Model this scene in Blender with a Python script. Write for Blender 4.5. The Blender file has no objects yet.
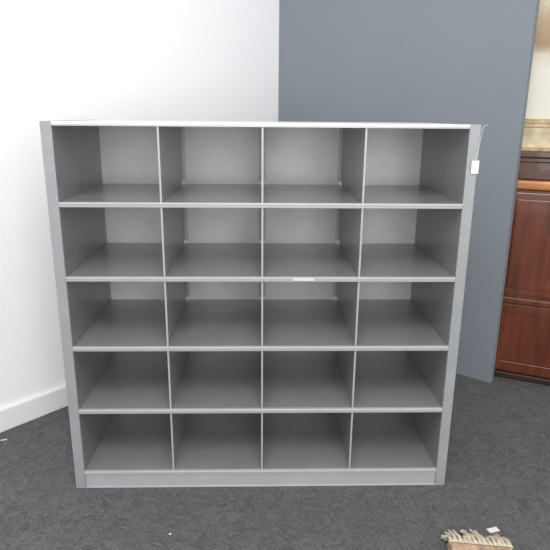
import bpy, bmesh, math, random
from mathutils import Vector, Matrix
random.seed(4)
C=bpy.context.scene.collection
scene=bpy.context.scene
try:
    scene.view_settings.view_transform='Standard'
except Exception: pass

# ---------------------------------------------------------------- materials
def mat(name,col,rough=.5,metal=0.,var=0.,scale=8.,bump=0.,bscale=200.,spec=.5,coat=0.,stretch=(1,1,1)):
    m=bpy.data.materials.new(name); m.use_nodes=True
    nt=m.node_tree; b=nt.nodes['Principled BSDF']
    b.inputs['Roughness'].default_value=rough; b.inputs['Metallic'].default_value=metal
    b.inputs['Specular IOR Level'].default_value=spec
    b.inputs['Coat Weight'].default_value=coat
    tc=nt.nodes.new('ShaderNodeTexCoord'); mp=nt.nodes.new('ShaderNodeMapping')
    mp.inputs['Scale'].default_value=stretch
    nt.links.new(tc.outputs['Object'],mp.inputs['Vector'])
    n=nt.nodes.new('ShaderNodeTexNoise'); n.inputs['Scale'].default_value=scale; n.inputs['Detail'].default_value=5
    nt.links.new(mp.outputs[0],n.inputs['Vector'])
    r=nt.nodes.new('ShaderNodeValToRGB')
    r.color_ramp.elements[0].position=.3; r.color_ramp.elements[1].position=.7
    r.color_ramp.elements[0].color=tuple(c*(1-var) for c in col)+(1,)
    r.color_ramp.elements[1].color=tuple(min(1,c*(1+var)) for c in col)+(1,)
    nt.links.new(n.outputs['Fac'],r.inputs[0]); nt.links.new(r.outputs[0],b.inputs['Base Color'])
    if bump:
        n2=nt.nodes.new('ShaderNodeTexNoise'); n2.inputs['Scale'].default_value=bscale
        nt.links.new(mp.outputs[0],n2.inputs['Vector'])
        bp=nt.nodes.new('ShaderNodeBump'); bp.inputs['Strength'].default_value=bump; bp.inputs['Distance'].default_value=.002
        nt.links.new(n2.outputs['Fac'],bp.inputs['Height']); nt.links.new(bp.outputs[0],b.inputs['Normal'])
    return m
def s(r,g,b):
    f=lambda c:(c/255/12.92) if c/255<=.04045 else ((c/255+.055)/1.055)**2.4
    return (f(r),f(g),f(b))
M_paint=mat('grey_enamel',s(154,155,157),.22,.2,.06,10,.04,500)
M_post=mat('grey_enamel_post',s(152,154,156),.36,.1,.05,14,.1,500)
M_dark=mat('grey_enamel_side',s(143,144,146),.28,.2,.06,10,.05,500)
M_edge=mat('grey_enamel_edge_highlight',s(188,190,192),.33,.1,.03,20)  # highlight on the front edges, painted as a paler enamel
M_lip=mat('grey_enamel_lip',s(162,164,166),.36,.1,.03,20)
M_plinth=mat('grey_enamel_plinth',s(168,170,172),.36,.1,.04,14)
M_top=mat('grey_enamel_top_sheen',s(222,222,223),.35,0,.03,20)  # same enamel, ceiling light reflection put into its pale colour
M_back=mat('grey_enamel_back_lit',s(204,203,201),.4,.1,.10,7,.15,400)  # paler than the shelves: light on the back panel is in the colour
M_white=mat('white_wall_paint',s(251,251,252),.7,0,.005,3,.1,300)
M_grey=mat('grey_wall_paint',s(127,134,141),.75,0,.025,2.5,.15,300)
M_skirt=mat('white_skirting_gloss',s(240,241,243),.4,0,.01,3)
M_wood=mat('mahogany',s(104,54,36),.2,0,.3,5,.05,60,coat=.5,stretch=(6,6,.6))
M_wood2=mat('dark_mahogany',s(84,50,36),.3,0,.3,6,.1,60,coat=.3,stretch=(1,1,8))
M_wood3=mat('honey_mahogany',s(196,126,66),.28,0,.25,6,coat=.4,stretch=(1,1,8))
M_gold=mat('antique_gilt',s(182,156,118),.45,.15,.3,30,.4,90)
M_gilt=mat('cream_gilt_gesso',s(206,190,158),.5,.1,.32,18,.8,60)
M_paper=mat('white_card',s(232,232,232),.7,0,.02,30)
M_label=mat('frosted_label',s(205,206,206),.5,0,.02,30)
M_string=mat('cotton_string',s(225,220,210),.9,0,.05,50)
M_wool=mat('cream_wool',s(228,217,194),.95,0,.15,60,.6,500)
M_wool2=mat('tan_wool',s(186,160,134),.95,0,.3,60,.6,500)
M_rug=mat('woven_rug',s(190,160,136),.95,0,.4,40,.6,400)
M_brass=mat('brass',s(170,130,70),.3,.9,.1,20)
M_black=mat('base_dark_wood',s(50,30,24),.5,0,.3,10)  # near-black brown for the base moulding

def painting():
    m=bpy.data.materials.new('faded_oil_painting'); m.use_nodes=True
    nt=m.node_tree; b=nt.nodes['Principled BSDF']; b.inputs['Roughness'].default_value=.5
    tc=nt.nodes.new('ShaderNodeTexCoord'); sep=nt.nodes.new('ShaderNodeSeparateXYZ')
    nt.links.new(tc.outputs['Object'],sep.inputs[0])
    n=nt.nodes.new('ShaderNodeTexNoise'); n.inputs['Scale'].default_value=25; n.inputs['Detail'].default_value=6
    nt.links.new(tc.outputs['Object'],n.inputs['Vector'])
    a=nt.nodes.new('ShaderNodeMath'); a.operation='MULTIPLY_ADD'; a.inputs[1].default_value=.06
    nt.links.new(n.outputs['Fac'],a.inputs[0]); nt.links.new(sep.outputs['Z'],a.inputs[2])
    r=nt.nodes.new('ShaderNodeValToRGB'); e=r.color_ramp.elements
    e[0].position=.36; e[0].color=s(228,224,212)+(1,); e[1].position=.62; e[1].color=s(214,202,178)+(1,)
    x=e.new(.41); x.color=s(216,208,190)+(1,); x=e.new(.45); x.color=s(166,140,108)+(1,); x=e.new(.54); x.color=s(182,158,126)+(1,)
    nt.links.new(a.outputs[0],r.inputs[0]); nt.links.new(r.outputs[0],b.inputs['Base Color'])
    return m
M_art=painting()

def carpet():
    m=bpy.data.materials.new('charcoal_loop_carpet'); m.use_nodes=True
    nt=m.node_tree; b=nt.nodes['Principled BSDF']; b.inputs['Roughness'].default_value=.95
    b.inputs['Specular IOR Level'].default_value=.1
    tc=nt.nodes.new('ShaderNodeTexCoord')
    n1=nt.nodes.new('ShaderNodeTexNoise'); n1.inputs['Scale'].default_value=150; n1.inputs['Detail'].default_value=4; n1.inputs['Roughness'].default_value=.7
    n2=nt.nodes.new('ShaderNodeTexNoise'); n2.inputs['Scale'].default_value=22; n2.inputs['Detail'].default_value=5; n2.inputs['Distortion'].default_value=2.0
    v=nt.nodes.new('ShaderNodeTexVoronoi'); v.inputs['Scale'].default_value=200
    for n in (n1,n2,v): nt.links.new(tc.outputs['Object'],n.inputs['Vector'])
    a=nt.nodes.new('ShaderNodeMath'); a.operation='MULTIPLY_ADD'; a.inputs[1].default_value=.35
    nt.links.new(n2.outputs['Fac'],a.inputs[0]); 
    k=nt.nodes.new('ShaderNodeMath'); k.operation='MULTIPLY'; k.inputs[1].default_value=.65
    nt.links.new(n1.outputs['Fac'],k.inputs[0]); nt.links.new(k.outputs[0],a.inputs[2])
    r=nt.nodes.new('ShaderNodeValToRGB')
    r.color_ramp.elements[0].position=.32; r.color_ramp.elements[1].position=.68
    r.color_ramp.elements[0].color=s(66,66,68)+(1,); r.color_ramp.elements[1].color=s(120,120,121)+(1,)
    nt.links.new(a.outputs[0],r.inputs[0]); nt.links.new(r.outputs[0],b.inputs['Base Color'])
    bp=nt.nodes.new('ShaderNodeBump'); bp.inputs['Strength'].default_value=.35; bp.inputs['Distance'].default_value=.002
    nt.links.new(v.outputs['Distance'],bp.inputs['Height']); nt.links.new(bp.outputs[0],b.inputs['Normal'])
    return m
M_carpet=carpet()

# ---------------------------------------------------------------- helpers
def mesh_from(name,boxes,mats,bevel=0.,M=None,parent=None,smooth=False):
    """boxes: list of (x0,x1,y0,y1,z0,z1[,matidx])"""
    bm=bmesh.new()
    for bx in boxes:
        x0,x1,y0,y1,z0,z1=bx[:6]; mi=bx[6] if len(bx)>6 else 0
        vs=[bm.verts.new(p) for p in [(x0,y0,z0),(x1,y0,z0),(x1,y1,z0),(x0,y1,z0),(x0,y0,z1),(x1,y0,z1),(x1,y1,z1),(x0,y1,z1)]]
        for f in [(0,3,2,1),(4,5,6,7),(0,1,5,4),(1,2,6,5),(2,3,7,6),(3,0,4,7)]:
            fa=bm.faces.new([vs[i] for i in f]); fa.material_index=mi
    me=bpy.data.meshes.new(name); bm.to_mesh(me); bm.free()
    for m in (mats if isinstance(mats,list) else [mats]): me.materials.append(m)
    o=bpy.data.objects.new(name,me); C.objects.link(o)
    if bevel:
        b=o.modifiers.new('bevel','BEVEL'); b.width=bevel; b.segments=2; b.limit_method='ANGLE'
    if M is not None: o.matrix_world=M
    if parent is not None:
        o.parent=parent
    return o
def empty(name,loc=(0,0,0),rot=0):
    e=bpy.data.objects.new(name,None); e.location=loc; e.rotation_euler=(0,0,rot); e.empty_display_size=.1
    C.objects.link(e); return e
def tag(o,label,cat,group=None):
    o['label']=label; o['category']=cat
    if group: o['group']=group
def curve_mesh(name,strands,rad,m,parent=None):
    cu=bpy.data.curves.new(name,'CURVE'); cu.dimensions='3D'; cu.bevel_depth=rad; cu.bevel_resolution=2
    for pts in strands:
        sp=cu.splines.new('NURBS'); sp.points.add(len(pts)-1)
        for i,p in enumerate(pts): sp.points[i].co=(*p,1)
        sp.use_endpoint_u=True; sp.order_u=3
    tmp=bpy.data.objects.new('tmp',cu); C.objects.link(tmp)
    dg=bpy.context.evaluated_depsgraph_get()
    me=bpy.data.meshes.new_from_object(tmp.evaluated_get(dg)); me.name=name
    bpy.data.objects.remove(tmp)
    me.materials.clear(); me.materials.append(m)
    for p in me.polygons: p.use_smooth=True
    o=bpy.data.objects.new(name,me); C.objects.link(o)
    if parent is not None: o.parent=parent
    return o

# ---------------------------------------------------------------- room
fl=mesh_from('floor',[(-4,4,-4,4,-.02,0)],M_carpet); fl['kind']='structure'
corner=Vector((.088,1.540,0))
aw=math.atan2(-.741,-.672)   # white wall runs from the corner towards the camera
ag=math.atan2(-.646,.763)
def wall(name,ang,L,t0,t1,m,h=2.7):
    M=Matrix.Translation(corner)@Matrix.Rotation(ang,4,'Z')
    o=mesh_from(name,[(0,L,t0,t1,0,h)],m,M=M); o['kind']='structure'; return o
wall('wall_left',aw,4.0,-.1,0,M_white)
wall('wall_right',ag,1.25,0,.035,M_grey)
M=Matrix.Translation(corner)@Matrix.Rotation(aw,4,'Z')
o=mesh_from('baseboard_left',[(.02,4.0,0,.014,0,.09)],M_skirt,.004,M=M); o['kind']='structure'

# sideboard frame
af=math.atan2(-.44,.898)
S=Vector((1.049,.822,0))
MS=Matrix.Translation(S)@Matrix.Rotation(af,4,'Z')
o=mesh_from('wall_back',[(-.35,2.2,.49,.55,0,2.7)],M_white,M=MS); o['kind']='structure'

# ---------------------------------------------------------------- pigeonhole unit
H=1.147; D=.462; T=.031; WI=.6-T
Z=[.928,.711,.492,.282,.062]
LIP=.014
unit=empty('pigeonhole_shelf')
tag(unit,'grey painted metal shelving unit with twenty open pigeonholes','shelving unit')
for sx in (-1,1):
    xo=sx*.6; xi=sx*WI; a,b=min(xo,xi),max(xo,xi)
    p=mesh_from('side_panel',[(a,b,.004,D,0,H)],M_dark,.002,parent=unit)
    p2=mesh_from('upright',[(a,b,-.002,.004,0,H)],M_post,.0015,parent=unit)
mesh_from('back_panel',[(-WI,WI,D-.004,D,.01,H-.004)],M_back,parent=unit)
mesh_from('top_panel',[(-WI,WI,.0,D-.005,H-.006,H-.001,0),(-WI,WI,-.003,.010,H-.0085,H-.0005,0),(-WI,WI,-.002,.010,H-.012,H-.0085,1)],[M_top,M_edge],.001,parent=unit)
for i,z in enumerate(Z):
    mesh_from('shelf',[(-WI,WI,.006,D-.005,z-.004,z-.0005,0),(-WI,WI,-.003,.008,z-.005,z,1),(-WI,WI,-.002,.007,z-LIP,z-.005,2)],[M_paint,M_edge,M_lip],.001,parent=unit)
mesh_from('plinth',[(-WI,WI,.002,.012,0,.047,0),(-WI,WI,-.002,.012,0,.006,0)],M_plinth,.002,parent=unit)
tops=[H-.012]+[z-LIP for z in Z[:-1]]
for i,z in enumerate(Z):
    for k in (-1,0,1):
        x=k*WI/2; zt=tops[i]
        d=mesh_from('divider',[(x-.0012,x+.0012,.006,D-.030,z+.0003,zt+.009,0),
                             (x-.0012,x+.0012,D-.031,D-.006,z+.012,zt-.004,0),
                             (x-.0026,x+.0026,.001,.0060,z+.0003,zt-.0003,1),
                             (x-.013,x+.013,D-.0065,D-.005,z+.012,zt+.009,1)],[M_dark,M_plinth],0.,parent=unit)
# label strip stuck on second shelf lip
lb=mesh_from('shelf_label',[(.090,.152,-.0045,-.0032,.7005,.708)],M_label,.0004); tag(lb,'small blank white label strip on the shelf edge','label')
# swing tag
st=empty('price_tag',(.596,-.006,1.09))
tag(st,'small white card price tag hanging on string from the unit','price tag')
mesh_from('card',[(-.015,.006,-.0015,-.0003,-.076,-.040)],M_paper,.0004,parent=st)
curve_mesh('string',[[(-.005,-.001,-.040),(.0,-.003,.0),(.004,-.003,.03),(.008,.002,.056),(.022,.006,.0545)]],.0006,M_string,parent=st)

# ---------------------------------------------------------------- sideboard
sb=empty('sideboard',S,af)
tag(sb,'antique mahogany sideboard with panelled doors and polished moulded edge','sideboard')
L=1.05
mesh_from('body',[(0,L,.012,.45,.03,.87)],M_wood,.003,parent=sb)
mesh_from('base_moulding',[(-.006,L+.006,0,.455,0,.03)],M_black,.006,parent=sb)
mesh_from('worktop',[(-.008,L+.008,-.012,.46,.872,.912)],M_wood3,.012,parent=sb)
mesh_from('upper_frieze',[(0,L,.0,.45,.914,1.005,0),(-.01,L+.01,-.014,.46,1.005,1.03,0),(-.004,L+.004,-.006,.45,.985,1.005,0)],M_wood2,.005,parent=sb)
mesh_from('waist_moulding',[(-.002,L+.002,-.006,.012,.365,.395)],M_wood,.007,parent=sb)
n=3; w=L/n
for i in range(n):
    x0=i*w+.012; x1=(i+1)*w-.012
    d=mesh_from('drawer',[(x0,x1,.0,.012,.405,.86,0)],M_wood,.005,parent=sb)
    mesh_from('raised_panel',[(x0+.035,x1-.035,-.006,.0,.44,.83,0)],M_wood,.006,parent=d)
    dd=mesh_from('door',[(x0,x0+.045,.0,.012,.04,.36,0),(x1-.045,x1,.0,.012,.04,.36,0),(x0+.045,x1-.045,.0,.012,.32,.36,0),
                         (x0+.045,x1-.045,.0,.012,.04,.085,0),(x0+.045,x1-.045,.007,.012,.085,.32,0)],[M_wood,M_wood2],.003,parent=sb)
    bm=bmesh.new()
    bmesh.ops.create_uvsphere(bm,u_segments=20,v_segments=12,radius=.013,matrix=Matrix.Translation((x1-.025,-.014,.22)))
    bmesh.ops.create_cone(bm,segments=16,radius1=.006,radius2=.006,depth=.016,cap_ends=True,matrix=Matrix.Translation((x1-.025,-.004,.22))@Matrix.Rotation(math.pi/2,4,'X'))
    me=bpy.data.meshes.new('knob'); bm.to_mesh(me); bm.free(); me.materials.append(M_brass)
    k=bpy.data.objects.new('knob',me); C.objects.link(k); k.parent=dd
# framed picture standing on the sideboard
pf=empty('framed_picture',MS@Vector((-.005,.06,1.0305)),af)
tag(pf,'large picture in a cream and gilt gesso frame on the sideboard','picture')
mesh_from('frame',[(0,.028,-.03,0,.0,.85,0),(.672,.70,-.03,0,.0,.85,0),(.028,.672,-.03,0,.0,.125,1),(.028,.672,-.03,0,.80,.85,0),(.028,.672,-.036,-.03,.112,.130,0),(.028,.672,-.033,-.03,.095,.102,0),(.028,.672,-.036,-.03,.0,.016,0)],[M_gold,M_gilt],.006,parent=pf)
mesh_from('canvas',[(.028,.672,-.012,-.004,.125,.80)],M_art,parent=pf)

# ---------------------------------------------------------------- rug end with fringe
rg=empty('rug',(.60,-.318,0),math.radians(-8))
tag(rg,'folded woven rug with cream knotted tassel fringe on the carpet','rug')
mesh_from('rug_body',[(-.085,.085,-.5,0.03,.001,.018),(-.083,.083,-.5,.027,.019,.036)],M_rug,.006,parent=rg)
for mm,cnt,z0,nm in ((M_wool,13,.030,'fringe'),(M_wool2,7,.016,'fringe')):
    fr=[]
    for i in range(cnt):
        x=-.078+i*(.156/(cnt-1))
        a=random.uniform(-.014,.014); l=random.uniform(.045,.080)*(1-.35*abs(x)/.08)
        for j in range(12):
            dx=random.uniform(-.006,.006); e=random.uniform(-.010,.010)
            fr.append([(x+dx,.005,z0+.007),(x+dx*.3,.032,z0+random.uniform(0,.006)),(x+dx+a*.5,.03+l*.5,z0*.6+random.uniform(0,.008)),(x+a+e,.03+l+random.uniform(-.012,.008),.004)])
    f=curve_mesh(nm,fr,.0024,mm,parent=rg); f['kind']='stuff'
# paper tag by the rug
M_=Matrix.Translation((.678,-.212,.012))@Matrix.Rotation(math.radians(15),4,'Z')
t=mesh_from('card_tag',[(-.017,.017,-.009,.009,-.0115,-.0105)],M_paper,.0003,M=M_); tag(t,'small white card tag lying beside the rug fringe','price tag')
# scraps
for (x,y,a,l) in [(-.955,.285,.3,.022),(-.975,.262,1.2,.016),(-.265,-.215,.5,.007)]:
    M_=Matrix.Translation((x,y,0))@Matrix.Rotation(a,4,'Z')
    q=mesh_from('paper_scrap',[(-l/2,l/2,-.0025,.0025,.0003,.002)],M_paper,.0005,M=M_)
    tag(q,'tiny white paper scrap lying on the carpet','scrap','paper scraps on the carpet')

# ---------------------------------------------------------------- light
w=bpy.data.worlds.new('World'); scene.world=w; w.use_nodes=True
bg=w.node_tree.nodes['Background']; bg.inputs[0].default_value=(.985,.99,1,1); bg.inputs[1].default_value=.96
def area(name,loc,tgt,sx,sy,e,col=(1,1,1)):
    l=bpy.data.lights.new(name,'AREA'); l.shape='RECTANGLE'; l.size=sx; l.size_y=sy; l.energy=e; l.color=col
    o=bpy.data.objects.new(name,l); C.objects.link(o); o.location=loc
    o.rotation_euler=(Vector(tgt)-Vector(loc)).to_track_quat('-Z','Y').to_euler(); return o
area('ceiling_light',(-.1,-1.7,2.6),(0,0.1,.6),1.6,.8,28,(1,.99,.97))
area('front_fill_light',(.3,-3.9,1.5),(0,0.2,.7),3.2,2.0,80,(1,1,1))  # added fill from behind the camera, brightens the lower shelves

# ---------------------------------------------------------------- camera
yaw,pitch,roll,fpx=0.02639,0.27499,0.00833,565.7378
cyw,syw=math.cos(yaw),math.sin(yaw); cp,sp=math.cos(pitch),math.sin(pitch); cr,sr=math.cos(roll),math.sin(roll)
fw=Vector((syw*cp,cyw*cp,-sp)); r=Vector((cyw,-syw,0)); u=r.cross(fw)
r2=cr*r+sr*u; u2=-sr*r+cr*u
cam=bpy.data.cameras.new('Camera'); cam.sensor_width=36; cam.lens=fpx/550*36; cam.clip_start=.02
co=bpy.data.objects.new('Camera',cam); C.objects.link(co)
m=Matrix(((r2.x,u2.x,-fw.x,-0.00484),(r2.y,u2.y,-fw.y,-1.59053),(r2.z,u2.z,-fw.z,1.16636),(0,0,0,1)))
co.matrix_world=m
scene.camera=co
